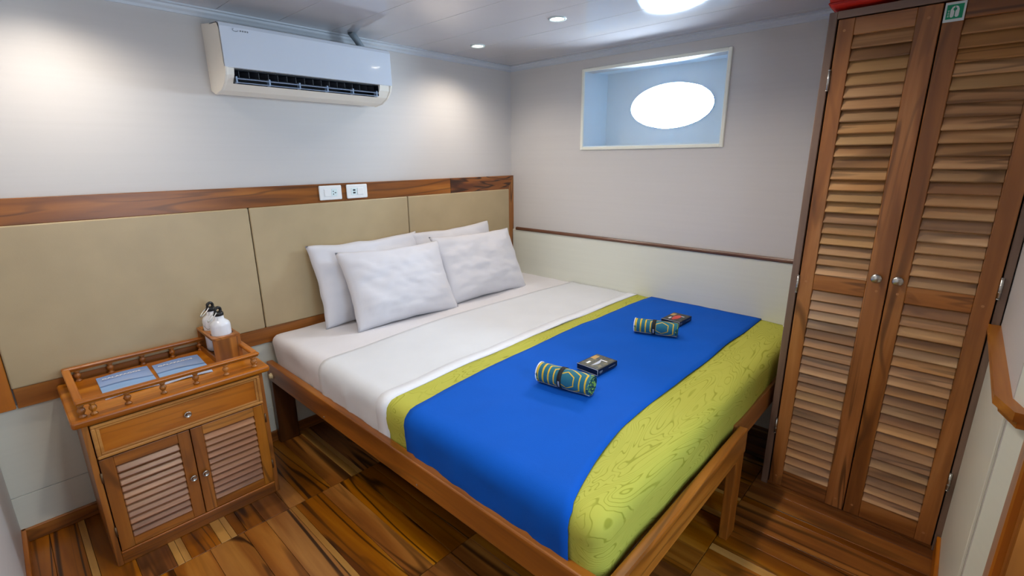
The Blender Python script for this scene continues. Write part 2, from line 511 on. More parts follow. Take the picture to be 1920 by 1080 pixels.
m = rec.modifiers.new('thick', 'SOLIDIFY'); m.thickness = .006; m.offset = 1
# hull skin around the porthole keeps stray sky out
bm = bmesh.new()
hv, hw = [], []
for i in range(NE):
    a = 2*pi*i/NE
    hv.append(bm.verts.new((D+.03, cy+ry*cos(a), cz+rz*sin(a))))
    hw.append(bm.verts.new((D+.03, cy+1.2*cos(a), cz+.7*sin(a))))
for i in range(NE):
    j = (i+1) % NE
    bm.faces.new((hv[i], hv[j], hw[j], hw[i]))
obj('hull_skin', bm, 'concrete', win)
bm = bmesh.new()
rr_ = [[bm.verts.new((xx, cy+(ry-q)*cos(2*pi*i/64), cz+(rz-q)*sin(2*pi*i/64))) for i in range(64)] for xx, q in ((D-.009, 0), (D-.009, .0015), (D+.030, .0015))]
for r_a, r_b in zip(rr_, rr_[1:]):
    for i in range(64): bm.faces.new((r_a[i], r_a[(i+1) % 64], r_b[(i+1) % 64], r_b[i]))
obj('porthole_gasket', bm, plain('blue_gasket', (90, 160, 215), .4), win)
bm = bmesh.new()
vs = [bm.verts.new((D+.027, cy+ry*cos(2*pi*i/64), cz+rz*sin(2*pi*i/64))) for i in range(64)]
bm.faces.new(vs)
obj('pane', bm, 'glass', win)
# ------------------------------------------------------------------ downlights
dl_lab = ['recessed ceiling downlight with round rim nearest the room corner above the pillows',
          'recessed ceiling downlight with round rim in front of the porthole window',
          'recessed ceiling downlight above the left end of the headboard', 'added fill downlight in the ceiling over the middle of the floor',
          'recessed ceiling downlight above the foot of the bed']
for i, (lx, ly) in enumerate(LIGHTS):
    r = empty('downlight', (lx, ly, H))
    tag(r, dl_lab[i], 'ceiling light', 'recessed ceiling downlights')
    bm = bmesh.new(); lathe(bm, [(.031, -.001), (.033, -.004), (.040, -.004), (.042, 0), (.031, 0)], 32)
    obj('rim', bm, 'signwhite', r)
    bm = bmesh.new(); lathe(bm, [(.0005, -.0035), (.02, -.003), (.031, -.0005)], 32)
    obj('lens', bm, 'lens', r)
# ------------------------------------------------------------------ headboard
hb = tag(empty('headboard', (0, 0, .55)), 'long beige padded headboard with brown wood frame along the left wall', 'headboard')
def hp(name, a, b, bev, mat, seg=1):
    a = (a[0], a[1], a[2]-.55); b = (b[0], b[1], b[2]-.55)
    return obj(name, B((a, b, bev, 0, seg)), mat, hb)
z0, z1, zb, zt = .55, 1.316, .63, 1.222
hp('frame_board', (XL, -.02, zt), (-.6, -.004, z1), .002, 'teak_x')
bm = bmesh.new()
prism(bm, [(-.6, zt-.55), (-.056, zt-.55), (-.001, z1-.55), (-.6, z1-.55)], 'y', -.02, -.004)
obj('frame_board', bm, wood('burl_teak', (96, 48, 16), (150, 88, 34), (186, 122, 56), 'x', streak=1, vary=.02, across=20), hb)
bm = bmesh.new()
prism(bm, [(-.056, z0-.55), (-.001, z0-.55), (-.001, z1-.55), (-.056, zt-.55)], 'y', -.02, -.004)
obj('frame_board', bm, 'door_z', hb)
hp('frame_board', (-2.73, -.02, z0), (-.056, -.004, zb), .002, 'teak_x')
hp('frame_board', (XL, -.019, z0), (-2.735, -.004, zt), .002, 'oak_z')
for a, b in ((-2.733, -1.838), (-1.834, -.945), (-.941, -.056)):
    hp('padded_panel', (a, -.028, zb), (b, -.006, zt), .006, 'leather', 3)
# outlets
def outlet(x, kind, label):
    r = tag(empty('wall_outlet', (x, -.02, 1.2705)), label, 'outlet', 'white plates on the headboard frame')
    obj('plate', B(((-.062, -.008, -.037), (.062, 0, .037), .005, 0, 2)), 'plate', r)
    if kind == 0:
        obj('switch', B(((-.036, -.011, -.019), (0, -.007, .019), .0015)), 'plate', r)
        obj('socket_face', B(((.003, -.0095, -.019), (.036, -.007, .019), .001)), 'signwhite', r)
        for a, b, w, h in ((.013, .006, .002, .006), (.013, -.008, .002, .006), (.025, -.001, .004, .004)):
            obj('socket_slot', B(((a-w, -.0105, b-h/2), (a+w, -.009, b+h/2))), 'slot', r)
    else:
        obj('switch', B(((.0, -.011, -.019), (.036, -.007, .019), .0015)), 'plate', r)
        obj('socket_face', B(((-.036, -.0095, -.019), (-.003, -.007, .019), .001)), 'signwhite', r)
        for b in (.007, -.007):
            obj('usb_port', B(((-.026, -.0105, b-.004), (-.012, -.009, b+.004))), 'slot', r)
outlet(-1.423, 0, 'white wall plate with rocker switch and three-hole socket, the left of two on the headboard')
outlet(-1.27, 1, 'white wall plate with two charging ports and a switch, right of two on headboard')

# ------------------------------------------------------------------ air conditioner
ac = tag(empty('air_conditioner', (-1.905, 0, 1.70)), 'white glossy wall-mounted air conditioner with open vent above the headboard', 'air conditioner')
AW = .782
prof = [(0, .29), (-.10, .274), (-.185, .266), (-.200, .245), (-.205, .10), (-.198, .075), (-.17, .045), (-.12, .022), (-.05, .012), (0, .03)]
bm = bmesh.new()
# housing with slot: split the lower front into ends + back wall
sl0, sl1 = .035, AW-.07
full = prof
prism(bm, full, 'x', .006, sl0); prism(bm, full, 'x', sl1, AW-.006)
upper = [(0, .29), (-.10, .274), (-.185, .264), (-.197, .240), (-.199, .102), (-.05, .100), (0, .100)]
prism(bm, upper, 'x', sl0, sl1)
lower = [(0, .100), (-.05, .100), (-.06, .047), (-.17, .045), (-.12, .022), (-.05, .012), (0, .03)]
prism(bm, lower, 'x', sl0, sl1)
obj('housing', bm, 'acside', ac)
bm = bmesh.new()
fp = [(-.10, .278), (-.185, .272), (-.202, .266), (-.210, .252), (-.212, .102), (-.199, .100), (-.198, .24), (-.186, .262), (-.10, .270)]
prism(bm, fp, 'x', .0, AW)
o = obj('front_panel', bm, 'acwhite', ac)
bv = o.modifiers.new('b', 'BEVEL'); bv.width = .003; bv.segments = 3; bv.limit_method = 'ANGLE'
for a, b in ((0, .012), (AW-.012, AW)):
    bm = bmesh.new(); prism(bm, [(0, .292), (-.10, .278), (-.185, .272), (-.202, .264), (-.209, .25), (-.210, .10), (-.200, .073), (-.17, .043), (-.12, .02), (-.05, .010), (0, .028)], 'x', a, b)
    o = obj('end_cap', bm, 'acside', ac)
    bv = o.modifiers.new('b', 'BEVEL'); bv.width = .003; bv.segments = 2; bv.limit_method = 'ANGLE'
obj('vent_cavity', B(((sl0, -.085, .05), (sl1, -.075, .098)), ((sl0, -.186, .0965), (sl1, -.06, .0995)), ((sl0, -.160, .0465), (sl1, -.06, .0485)), ((sl0, -.19, .05), (sl0+.001, -.07, .098)), ((sl1-.001, -.19, .05), (sl1, -.07, .098))), 'dark', ac)
rotf = Matrix.Rotation(radians(20), 4, 'X')
bm = bmesh.new(); box(bm, (sl0+.004, -.200, .066), (sl1-.004, -.150, .0685), .0008, 0, 1, Matrix.Rotation(radians(13), 4, 'X'))
obj('flap', bm, 'fin', ac)
bm = bmesh.new(); box(bm, (sl0+.004, -.196, .048), (sl1-.004, -.176, .0505), .0008, 0, 1, Matrix.Rotation(radians(13), 4, 'X'))
obj('flap', bm, 'fin', ac)
for i in range(6):
    xx = sl0+.01+(sl1-sl0-.02)*i/5
    obj('flap_bracket', B(((xx-.003, -.190, .046), (xx+.003, -.165, .072))), 'fin', ac)
for i in range(17):
    xx = sl0+.02+(sl1-sl0-.04)*i/16
    bm = bmesh.new(); box(bm, (xx-.001, -.165, .070), (xx+.001, -.118, .098), 0, 0, 1, Matrix.Rotation(radians(25), 4, 'Z'))
    obj('vane', bm, MT['slot'], ac)
bm = bmesh.new(); tube(bm, [(.058+.010*cos(a), -.2118, .243+.006*sin(a)) for a in [2.2+i*.35 for i in range(12)]], .0009, 6)
obj('logo', bm, 'grey_ink', ac)
bm = B(*[((.075+i*.009, -.2125, .239), (.079+i*.009, -.2095, .244)) for i in range(4)])
obj('logo', bm, 'grey_ink', ac)
# drain pipe
bm = bmesh.new(); tube(bm, [(0, 0, .062), (.035, .01, .035), (.07, .02, .0), (.078, .024, -.02)], .017, 12)
o = obj('pipe', bm, 'pipe', None, (-1.262, -.085, 1.99)); tag(o, 'short grey wrapped pipe between the ceiling and the top of the air conditioner', 'pipe')

# ------------------------------------------------------------------ wardrobe
WX = -.4985
wd = tag(empty('wardrobe', (WX, -2.318, 0)), 'tall brown teak wardrobe with two slatted louvred doors at right', 'wardrobe')
def wp(name, a, b, bev, mat, parent=None, seg=1):
    a = (a[0], a[1]+2.318, a[2]); b = (b[0], b[1]+2.318, b[2])
    return obj(name, B((a, b, bev, 0, seg)), mat, parent or wd)
wp('side_panel', (0, -2.035, 0), (.495, -2.009, 1.925), .002, 'grey_z')
wp('side_panel', (0, -2.627, 0), (.495, -2.606, 1.925), .002, 'grey_z')
wp('top_rail', (0, -2.606, 1.901), (.02, -2.035, 1.926), .001, 'grey_y')
wp('top_board', (.02, -2.606, 1.908), (.495, -2.035, 1.926), .001, 'grey_y')
wp('base_board', (.008, -2.606, 0), (.495, -2.035, .014), 0, 'door_y')
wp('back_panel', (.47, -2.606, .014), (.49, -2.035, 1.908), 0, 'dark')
slat_bm = {}
def slat_mesh(w):
    bm = bmesh.new()
    box(bm, (-.0045, -w/2, -.026), (.0045, w/2, .026), .002, 0, 1, Matrix.Rotation(radians(24), 4, 'Y'))
    bmesh.ops.recalc_face_normals(bm, faces=bm.faces)
    me = bpy.data.meshes.new('slat'); bm.to_mesh(me); bm.free(); me.materials.append(MT['slat'])
    return me
def wdoor(yl, yr, ol, orr, hinge_y, knob_y, hz, lab):
    # yl > yr ; panel opening from ol to orr
    c = (yl+yr)/2
    d = empty('door', (0, c+2.318, 0)); d.parent = wd
    zlo, zhi = .018, 1.897
    def q(name, ya, yb, za, zb_, mat, x0=-.002, x1=.022, bev=.002):
        return obj(name, B(((x0, yb-c, za), (x1, ya-c, zb_), bev)), mat, d)
    q('stile', yl, ol, zlo, zhi, 'door_z'); q('stile', orr, yr, zlo, zhi, 'door_z')
    q('rail', ol, orr, 1.842, zhi, 'door_y', -.001); q('rail', ol, orr, .925, .99, 'door_y', -.001); q('rail', ol, orr, zlo, .10, 'door_y', -.001)
    me = slat_mesh(abs(ol-orr))
    for za, zb_, n in ((.99, 1.842, 21), (.10, .925, 21)):
        p = (zb_-za)/n
        for i in range(n):
            s = bpy.data.objects.new('slat', me); s.location = (.0105+random.uniform(-.0008, .0008), (ol+orr)/2-c, za+p*(i+.5)); s.parent = d
            s.rotation_euler = (0, random.uniform(-.03, .03), 0)
            COL.objects.link(s)
    bm = bmesh.new(); lathe(bm, [(.006, 0), (.007, -.008), (.007, -.014), (.015, -.018), (.0175, -.023), (.016, -.028), (.009, -.032), (.0005, -.033)], 24, 'x', (-.002, knob_y-c, 1.006))
    obj('knob', bm, 'steel', d)
    for z in hz:
        bm = bmesh.new()
        lathe(bm, [(.0045, -.034), (.0045, .034)], 10, 'z', (-.0045, hinge_y-c, z))
        for k in (-.0345, -.012, .012, .0345): lathe(bm, [(.0052, k-.0015), (.0052, k+.0015)], 10, 'z', (-.0045, hinge_y-c, z))
        obj('hinge', bm, 'steel', d)
    for y in ((yl+ol)/2, (orr+yr)/2):
        for z in (.06, .955, 1.86):
            bm = bmesh.new(); lathe(bm, [(.0045, 0), (.0045, -.0006)], 12, 'x', (-.0020, y-c+random.uniform(-.004, .004), z))
            obj('plug', bm, 'plug', d)
    return d
wdoor(-2.041, -2.3205, -2.090, -2.258, -2.037, -2.287, (1.70, .94, .30), '')
wdoor(-2.3245, -2.602, -2.376, -2.553, -2.606, -2.349, (1.69, 1.02, .30), '')
# life jacket sign on the right door
sg = tag(empty('safety_sign', (WX-.0025, -2.350, 1.866)), 'green and white life jacket sticker at the top of the right wardrobe door', 'sign')
obj('backing', B(((-.001, -.025, -.028), (0, .025, .028))), 'signwhite', sg)
obj('green_field', B(((-.0013, -.020, -.020), (-.001, .020, .021))), 'green', sg)
bm = bmesh.new()
for s in (-1, 1):
    pts = []
    for i in range(10):
        a = i/9
        pts.append((-.0022, s*(.0005+.0065*sin(min(a*1.6, 1)*pi/2)), .0135*(1-a)-.011*a))
    # panels of the vest
    vs = [(-.0016, s*.001, .017), (-.0016, s*.007, .014), (-.0016, s*.0105, .006), (-.0016, s*.0105, -.012), (-.0016, s*.008, -.0155), (-.0016, s*.004, -.0155), (-.0016, s*.0012, -.012), (-.0016, s*.0012, .002), (-.0016, s*.0042, .006), (-.0016, s*.0042, .0095), (-.0016, s*.001, .012)]
    f = [bm.verts.new(v) for v in vs]; bm.faces.new(f)
obj('life_jacket_symbol', bm, 'signwhite', sg)
bm = B(*[((-.0016, .0125+(i % 2)*.001, -.013+i*.004), (-.0013, .0165-(i % 2)*.001, -.011+i*.004)) for i in range(5)])
obj('fine_print', bm, 'signwhite', sg)
# red life jackets on the wardrobe
def cushion(name, loc, sx, sy, sz, rz, label):
    r = tag(empty(name, loc, rz), label, 'life jacket', 'red life jackets on the wardrobe')
    bm = bmesh.new()
    bmesh.ops.create_cube(bm, size=2); bmesh.ops.subdivide_edges(bm, edges=bm.edges, cuts=14, use_grid_fill=True)
    for v in bm.verts:
        x, y, z = v.co
        k = (1-abs(x)**5)*.5+.5
        v.co = Vector((x*sx*(1-.06*abs(z)**2), y*sy*(1-.06*abs(z)**2), z*sz*(.72+.28*(1-abs(y)**4)*(1-abs(x)**4)) + sz))
        v.co += Vector((0, 0, 1))*noise.noise(v.co*14)*.006 + Vector((1, 0, 0))*noise.noise(v.co*17+Vector((5, 0, 0)))*.006
        v.co.z = max(v.co.z, .001)
    obj('foam_body', bm, 'red', r, smooth=True)
    bm = bmesh.new()
    P = [(-sx, -sy), (sx, -sy), (sx, sy), (-sx, sy)]
    pts = []
    for i in range(4):
        for k in range(8):
            a, b = P[i], P[(i+1) % 4]; q = k/8
            x, y = a[0]+(b[0]-a[0])*q, a[1]+(b[1]-a[1])*q
            pts.append((x*.985, y*.985, sz*.42+.004*noise.noise(Vector((x*12, y*12, 0)))))
    tube(bm, pts, .0035, 6, True); obj('piping', bm, 'seam', r)
    return r
cushion('life_jacket', (WX+.135, -2.098, 1.927), .16, .095, .05, radians(2), 'red life jacket on top of the wardrobe at the window wall end')
cushion('life_jacket', (WX+.145, -2.285, 1.927), .15, .085, .042, radians(-5), 'second red life jacket lying on top of the wardrobe above the left door edge')

# ------------------------------------------------------------------ bed
bed = tag(empty('bed', (0, 0, 0)), 'brown wooden bed frame with flat side rail and square legs', 'bed')
RT, RB = .456, .356
BX, BY = -1.859, -2.027
def bp(name, a, b, bev, mat): return obj(name, B((a, b, bev, 0, 2)), mat, bed)
sr = bp('side_rail', (BX, -2.62 if False else BY+.0, RB), (BX+.032, -.022, RT), .005, 'teak_y')
bp('foot_board', (BX+.032, BY, RB), (-.89, BY+.032, RT), .005, 'teak_x')
fr2 = bp('foot_rail', (-.905, BY+.037, RB), (-.012, BY+.066, RT), .004, 'door_x')
bp('wall_rail', (-.04, BY+.07, RB), (-.012, -.022, RT), .003, 'teak_y')
bp('leg', (-.972, BY+.003, 0), (-.893, BY+.036, RT-.01), .004, 'teak_z')
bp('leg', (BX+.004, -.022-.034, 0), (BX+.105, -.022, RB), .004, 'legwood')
bp('leg', (BX+.006, BY+.034, 0), (BX+.09, BY+.07, RB), .004, 'teak_z')
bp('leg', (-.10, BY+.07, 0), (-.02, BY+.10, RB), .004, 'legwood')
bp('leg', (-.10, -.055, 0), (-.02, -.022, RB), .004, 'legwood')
pl = obj('platform', B(((BX+.034, BY+.07, RB+.01), (-.042, -.023, RB+.035))), 'dark', bed)
bm = bmesh.new(); lathe(bm, [(.0165, 0), (.0165, -.004), (.012, -.006), (.012, -.011), (.008, -.013), (.004, -.012), (.0005, -.012)], 24, 'x', (BX, -.075, .392))
obj('round_cap', bm, 'ivory', bed)['label'] = 'round ivory plastic cap'
for y in (-.62, -1.28, -1.83):
    bm = bmesh.new(); lathe(bm, [(.004, 0), (.004, -.0012)], 12, 'x', (BX, y, RB+.018))
    obj('screw', bm, 'steel', bed)

# rounded-box cloth surfaces
MX0, MX1, MY0, MY1, MZT = -1.832, -.006, -1.975, -.03, .600
def bulge(p):
    x, y, z = p
    n = noise.noise(Vector((x*1.9, y*1.9, z*2)))*.008
    return n
def cloth_shell(y0, y1, off, zb, left=True, foot=False, r=.044, step=.025, wob0=None, wob1=None, wr=.0035, seed=0, head=False):
    """sheet lying on the mattress from y1 (head side) to y0, falling over the left side and, if foot, the foot end"""
    bm = bmesh.new()
    x0, x1 = MX0, MX1
    nx = int((x1-x0)/step); ny = max(2, int((y1-y0)/step))
    nz = max(3, int((MZT-zb)/.02))
    xs = [x0+(x1-x0)*i/nx for i in range(nx+1)]
    ts = [j/ny for j in range(ny+1)]
    cache = {}
    lo = Vector((x0+r, MY0+r, zb-1)); hi = Vector((x1+1, MY1-r if head else 5, MZT-r))
    def key(p): return (round(p[0], 4), round(p[1], 4), round(p[2], 4))
    def edge(x, z, t):
        s = x-x0 if z >= MZT-1e-6 else -(MZT-z)
        a = y0+(wob0(x, z) if wob0 else 0); b = y1+(wob1(x, z) if wob1 else 0)
        return a+(b-a)*t
    def V(x, y, z, raw):
        k = key(raw)
        if k in cache: return cache[k]
        p = Vector((x, y, z))
        q = Vector((min(max(p.x, lo.x), hi.x), min(max(p.y, lo.y), hi.y), min(max(p.z, lo.z), hi.z)))
        d = p-q
        if d.length > 1e-6:
            nn = d.normalized(); p = q+nn*r
        else: nn = Vector((0, 0, 1))
        w = noise.noise(Vector((p.x*3.2+seed, p.y*6.5, p.z*5)))*wr + noise.noise(Vector((p.x*9+seed, p.y*15, p.z*9)))*wr*.35
        if p.z < MZT-r: w += noise.noise(Vector((p.x*5+seed, p.y*26, p.z*6)))*wr*1.6+noise.noise(Vector((seed, p.y*9, p.z*30+p.y*8)))*wr*.7
        p = p + nn*(off+w+bulge(p))
        if p.z < MZT-r*.8:      # the side leans in a little under the rail
            k2 = (MZT-r*.8-p.z)/(MZT-zb)
            p.x += .012*k2*(1 if nn.x < -.3 else 0); p.y += .010*k2*(1 if nn.y < -.3 else 0)
        if x1-p.x < .02: p.x = x1-.0005
        cache[k] = bm.verts.new(p)
        return cache[k]
    for i in range(nx):
        for j in range(ny):
            c = []
            for (a, b) in ((xs[i], ts[j]), (xs[i+1], ts[j]), (xs[i+1], ts[j+1]), (xs[i], ts[j+1])):
                c.append(V(a, edge(a, MZT, b), MZT, (a, b, MZT)))
            bm.faces.new(c)
    zs = [MZT-(MZT-zb)*k/nz for k in range(nz+1)]
    if left:
        for k in range(nz):
            for j in range(ny):
                c = [V(x0, edge(x0, z, b), z, (x0, b, z)) for (z, b) in ((zs[k], ts[j]), (zs[k+1], ts[j]), (zs[k+1], ts[j+1]), (zs[k], ts[j+1]))]
                if len(set(c)) == 4: bm.faces.new(c)
    if foot:
        for k in range(nz):
            for i in range(nx):
                c = [V(a, y0, z, (a, 0.0, z)) for (a, z) in ((xs[i], zs[k]), (xs[i+1], zs[k]), (xs[i+1], zs[k+1]), (xs[i], zs[k+1]))]
                if len(set(c)) == 4: bm.faces.new(c)
    if head:
        for k in range(nz):
            for i in range(nx):
                c = [V(a, y1, z, (a, 1.0, z)) for (a, z) in ((xs[i], zs[k]), (xs[i+1], zs[k]), (xs[i+1], zs[k+1]), (xs[i], zs[k+1]))]
                if len(set(c)) == 4: bm.faces.new(c)
    return bm
def finish(o, th):
    m = o.modifiers.new('thick', 'SOLIDIFY'); m.thickness = th; m.offset = 1
    return o
ZB = .405
mat_o = obj('mattress', cloth_shell(MY0, MY1, 0, ZB-.01, True, True, head=True, seed=3, wr=.005), 'sheet', smooth=True)
tag(mat_o, 'mattress in a white fitted sheet, bare at the pillow end of the bed', 'mattress')
def w_head(x, z): return (.05*(1-((x+.9)/.95)**2)+.012*noise.noise(Vector((x*3, 0, 0)))) if z > .59 else -.0
def w_hem(x, z): return .03*(1-((x+.85)/1.0)**2)+.008*noise.noise(Vector((x*4, 2, z*3)))
o = finish(obj('top_sheet', cloth_shell(-1.083, -.575, .0045, ZB, seed=11, wr=.005, wob0=w_hem, wob1=w_head), 'topsheet', smooth=True), .002)
tag(o, 'folded white flat sheet across the middle of the bed with a bright hem', 'sheet')
def w_hem2(x, z): return w_hem(x, z)
h = finish(obj('hem', cloth_shell(-1.0835, -1.02, .0069, ZB, seed=11, wr=.005, wob0=w_hem, wob1=w_hem, step=.025), 'hem', o, smooth=True), .0015)
def w_bl(x, z): return .03*(1-((x+.75)/1.0)**2)*1.6+.008*noise.noise(Vector((x*3, 7, z*3)))-.02
def w_bf(x, z): return .012*noise.noise(Vector((x*3, 3, z*2)))+(.0 if x > -1.4 else -.10*((-1.4-x)/.43)**1.5)
o = finish(obj('bedspread', cloth_shell(MY0, -1.055, .0035, ZB, foot=True, seed=21, wr=.005), 'lime', smooth=True), .0015)
tag(o, 'lime green bedspread with wood grain line print over the foot of the bed', 'bedspread')
o = finish(obj('bed_runner', cloth_shell(-1.795, -1.17, .0085, ZB+.004, seed=31, wob0=w_bf, wob1=w_bl, wr=.005), 'blue', smooth=True), .004)
tag(o, 'royal blue throw blanket laid across the green bedspread', 'blanket')

# pillows
def pillow(name, w, h, tk, loc, lean, rz, roll_, label, seed):
    n = 40
    bm = bmesh.new(); grid = {}
    for s in (1, -1):
        for i in range(n+1):
            for j in range(n+1):
                u, v = -1+2*i/n, -1+2*j/n
                ed = (i in (0, n) or j in (0, n))
                if s == -1 and ed: grid[(s, i, j)] = grid[(1, i, j)]; continue
                x = w/2*u*(1-.055*(1-v*v)**1.2 - .0)
                z = h/2*v*(1-.075*(1-u*u)**1.2)
                t_ = tk/2*((1-abs(u)**2.6)*(1-abs(v)**2.6))**.52
                wr = 0 if ed else (noise.noise(Vector((u*2.2+seed, v*3.1, s)))*.016+noise.noise(Vector((u*6+seed, v*9, s*2)))*.006)*min(1, (1-abs(u))*4)*min(1, (1-abs(v))*4)
                y = -s*(t_+wr)
                e = noise.noise(Vector((u*3+seed, v*3, 9)))*.006
                grid[(s, i, j)] = bm.verts.new((x+e, y, z+e+h/2))
    for s in (1, -1):
        for i in range(n):
            for j in range(n):
                c = [grid[(s, i, j)], grid[(s, i+1, j)], grid[(s, i+1, j+1)], grid[(s, i, j+1)]]
                bm.faces.new(c)
    o = obj(name, bm, 'pillow', None, loc, True)
    o.rotation_euler = (-lean, roll_, rz)
    tag(o, label, 'pillow', 'white pillows on the bed')
    return o
P1 = pillow('pillow', .69, .435, .13, (-1.262, -.185, .598), radians(17), radians(1), radians(0), 'rear left white pillow leaning on the headboard with its upper left corner showing', 1)
P2 = pillow('pillow', .66, .435, .13, (-.635, -.185, .598), radians(17), radians(0), radians(-1), 'rear right white pillow with one corner pointing up by the window wall', 4)
P3 = pillow('pillow', .63, .425, .15, (-1.213, -.385, .596), radians(27), radians(-3.5), radians(1), 'front left white pillow, plump and smooth, nearest the bedside cabinet', 8)
P4 = pillow('pillow', .66, .43, .15, (-.60, -.375, .596), radians(26), radians(-2), radians(1), 'front right white pillow with a horizontal crease, next to the window wall', 12)

# ------------------------------------------------------------------ towel rolls and boxes
def top_z(x, y): return MZT+.0125+bulge((x, y, MZT))+.0045
def roll(a, b, R, label):
    a = Vector(a); b = Vector(b); d = b-a; L = d.length
    ang = math.atan2(d.y, d.x)
    r = tag(empty('rolled_towel', (a.x, a.y, top_z((a.x+b.x)/2, (a.y+b.y)/2)+R), ang), label, 'towel', 'rolled towels on the blue blanket')
    bm = bmesh.new(); uvl = bm.loops.layers.uv.new('UVMap')
    seg, nl = 40, 14
    def P(i, k):
        u = i/nl; an = 2*pi*k/seg
        rr = R*(1+.025*sin(3*an+1)+.02*noise.noise(Vector((u*3, an, L*9))))*(1-.05*(abs(2*u-1)**8))
        z = rr*sin(an)
        return Vector((u*L, rr*cos(an), max(z, -R*.99)))
    gv = [[bm.verts.new(P(i, k)) for k in range(seg)] for i in range(nl+1)]
    for i in range(nl):
        for k in range(seg):
            f = bm.faces.new((gv[i][k], gv[i][(k+1) % seg], gv[i+1][(k+1) % seg], gv[i+1][k])); f.smooth = True
            uv = [(i, k), (i, k+1), (i+1, k+1), (i+1, k)]
            for l, (p, q) in zip(f.loops, uv):
                # arc length measured from the top towards the camera side (-y local)
                arc = (q/seg*2*pi + pi/2) % (2*pi)
                if q > k and arc < 1e-4: arc = 2*pi
                l[uvl].uv = (p/nl*L, arc*.038)
    cloth_o = obj('towel', bm, 'towel', r)
    # spiral ends
    for side, x in ((0, .002), (1, L-.002)):
        bm = bmesh.new(); vs = []
        turns, st = 4.5, 110
        prev = None
        for i in range(st+1):
            q = i/st; an = q*turns*2*pi; rr = R*.12+R*.80*q
            for_w = R*.055
            c0 = Vector((x, (rr-for_w)*cos(an), (rr-for_w)*sin(an))); c1 = Vector((x+(1 if side else -1)*.004, rr*cos(an), rr*sin(an))); c2 = Vector((x, (rr+for_w)*cos(an), (rr+for_w)*sin(an)))
            cur = [bm.verts.new(c0), bm.verts.new(c1), bm.verts.new(c2)]
            if prev:
                bm.faces.new((prev[0], cur[0], cur[1], prev[1])); bm.faces.new((prev[1], cur[1], cur[2], prev[2]))
            prev = cur
        lathe(bm, [(R*.96, x), (R*.95, x+(-.006 if side else .006))], 30, 'x')
        obj('rolled_edge', bm, 'rollend', r)
    bm = bmesh.new(); tube(bm, [(.0, (R*.97)*cos(2*pi*k/32), max((R*.97)*sin(2*pi*k/32), -R*.96)) for k in range(32)], .0022, 6, True)
    obj('white_edge', bm, 'hem', r)
    bm = bmesh.new(); tube(bm, [(L*i/8, -R*.62, -R*.80+.001*sin(i*2)) for i in range(9)], .0016, 6)
    obj('hem', bm, 'label_grey', r)
    # strap
    bm = bmesh.new(); s0 = L*.42
    prev = None
    for k in range(41):
        an = 2*pi*k/40; rr = R*1.045
        cur = [bm.verts.new((s0, rr*cos(an), max(rr*sin(an), -R*1.0))), bm.verts.new((s0+.017, rr*cos(an), max(rr*sin(an), -R*1.0)))]
        if prev: bm.faces.new((prev[0], cur[0], cur[1], prev[1]))
        prev = cur
    so = obj('strap', bm, 'strap', r, smooth=True)
    m = so.modifiers.new('t', 'SOLIDIFY'); m.thickness = .0015
    bm = bmesh.new(); prev = None
    for k in range(9):
        an = radians(180+10-k*7); an = radians(178+k*4.5); rr = R*1.085
        cur = [bm.verts.new((s0+.005, rr*cos(an), rr*sin(an))), bm.verts.new((s0+.012, rr*cos(an), rr*sin(an)))]
        if prev: bm.faces.new((prev[0], cur[0], cur[1], prev[1]))
        prev = cur
    obj('woven_label', bm, 'label_grey', so)
    return r
roll((-1.350, -1.398), (-1.318, -1.612), .038, 'teal and yellow rolled towel with black strap, the nearer one on the blue blanket')
roll((-.625, -1.398), (-.562, -1.585), .034, 'teal and yellow rolled towel with black strap, the farther one near the window wall')
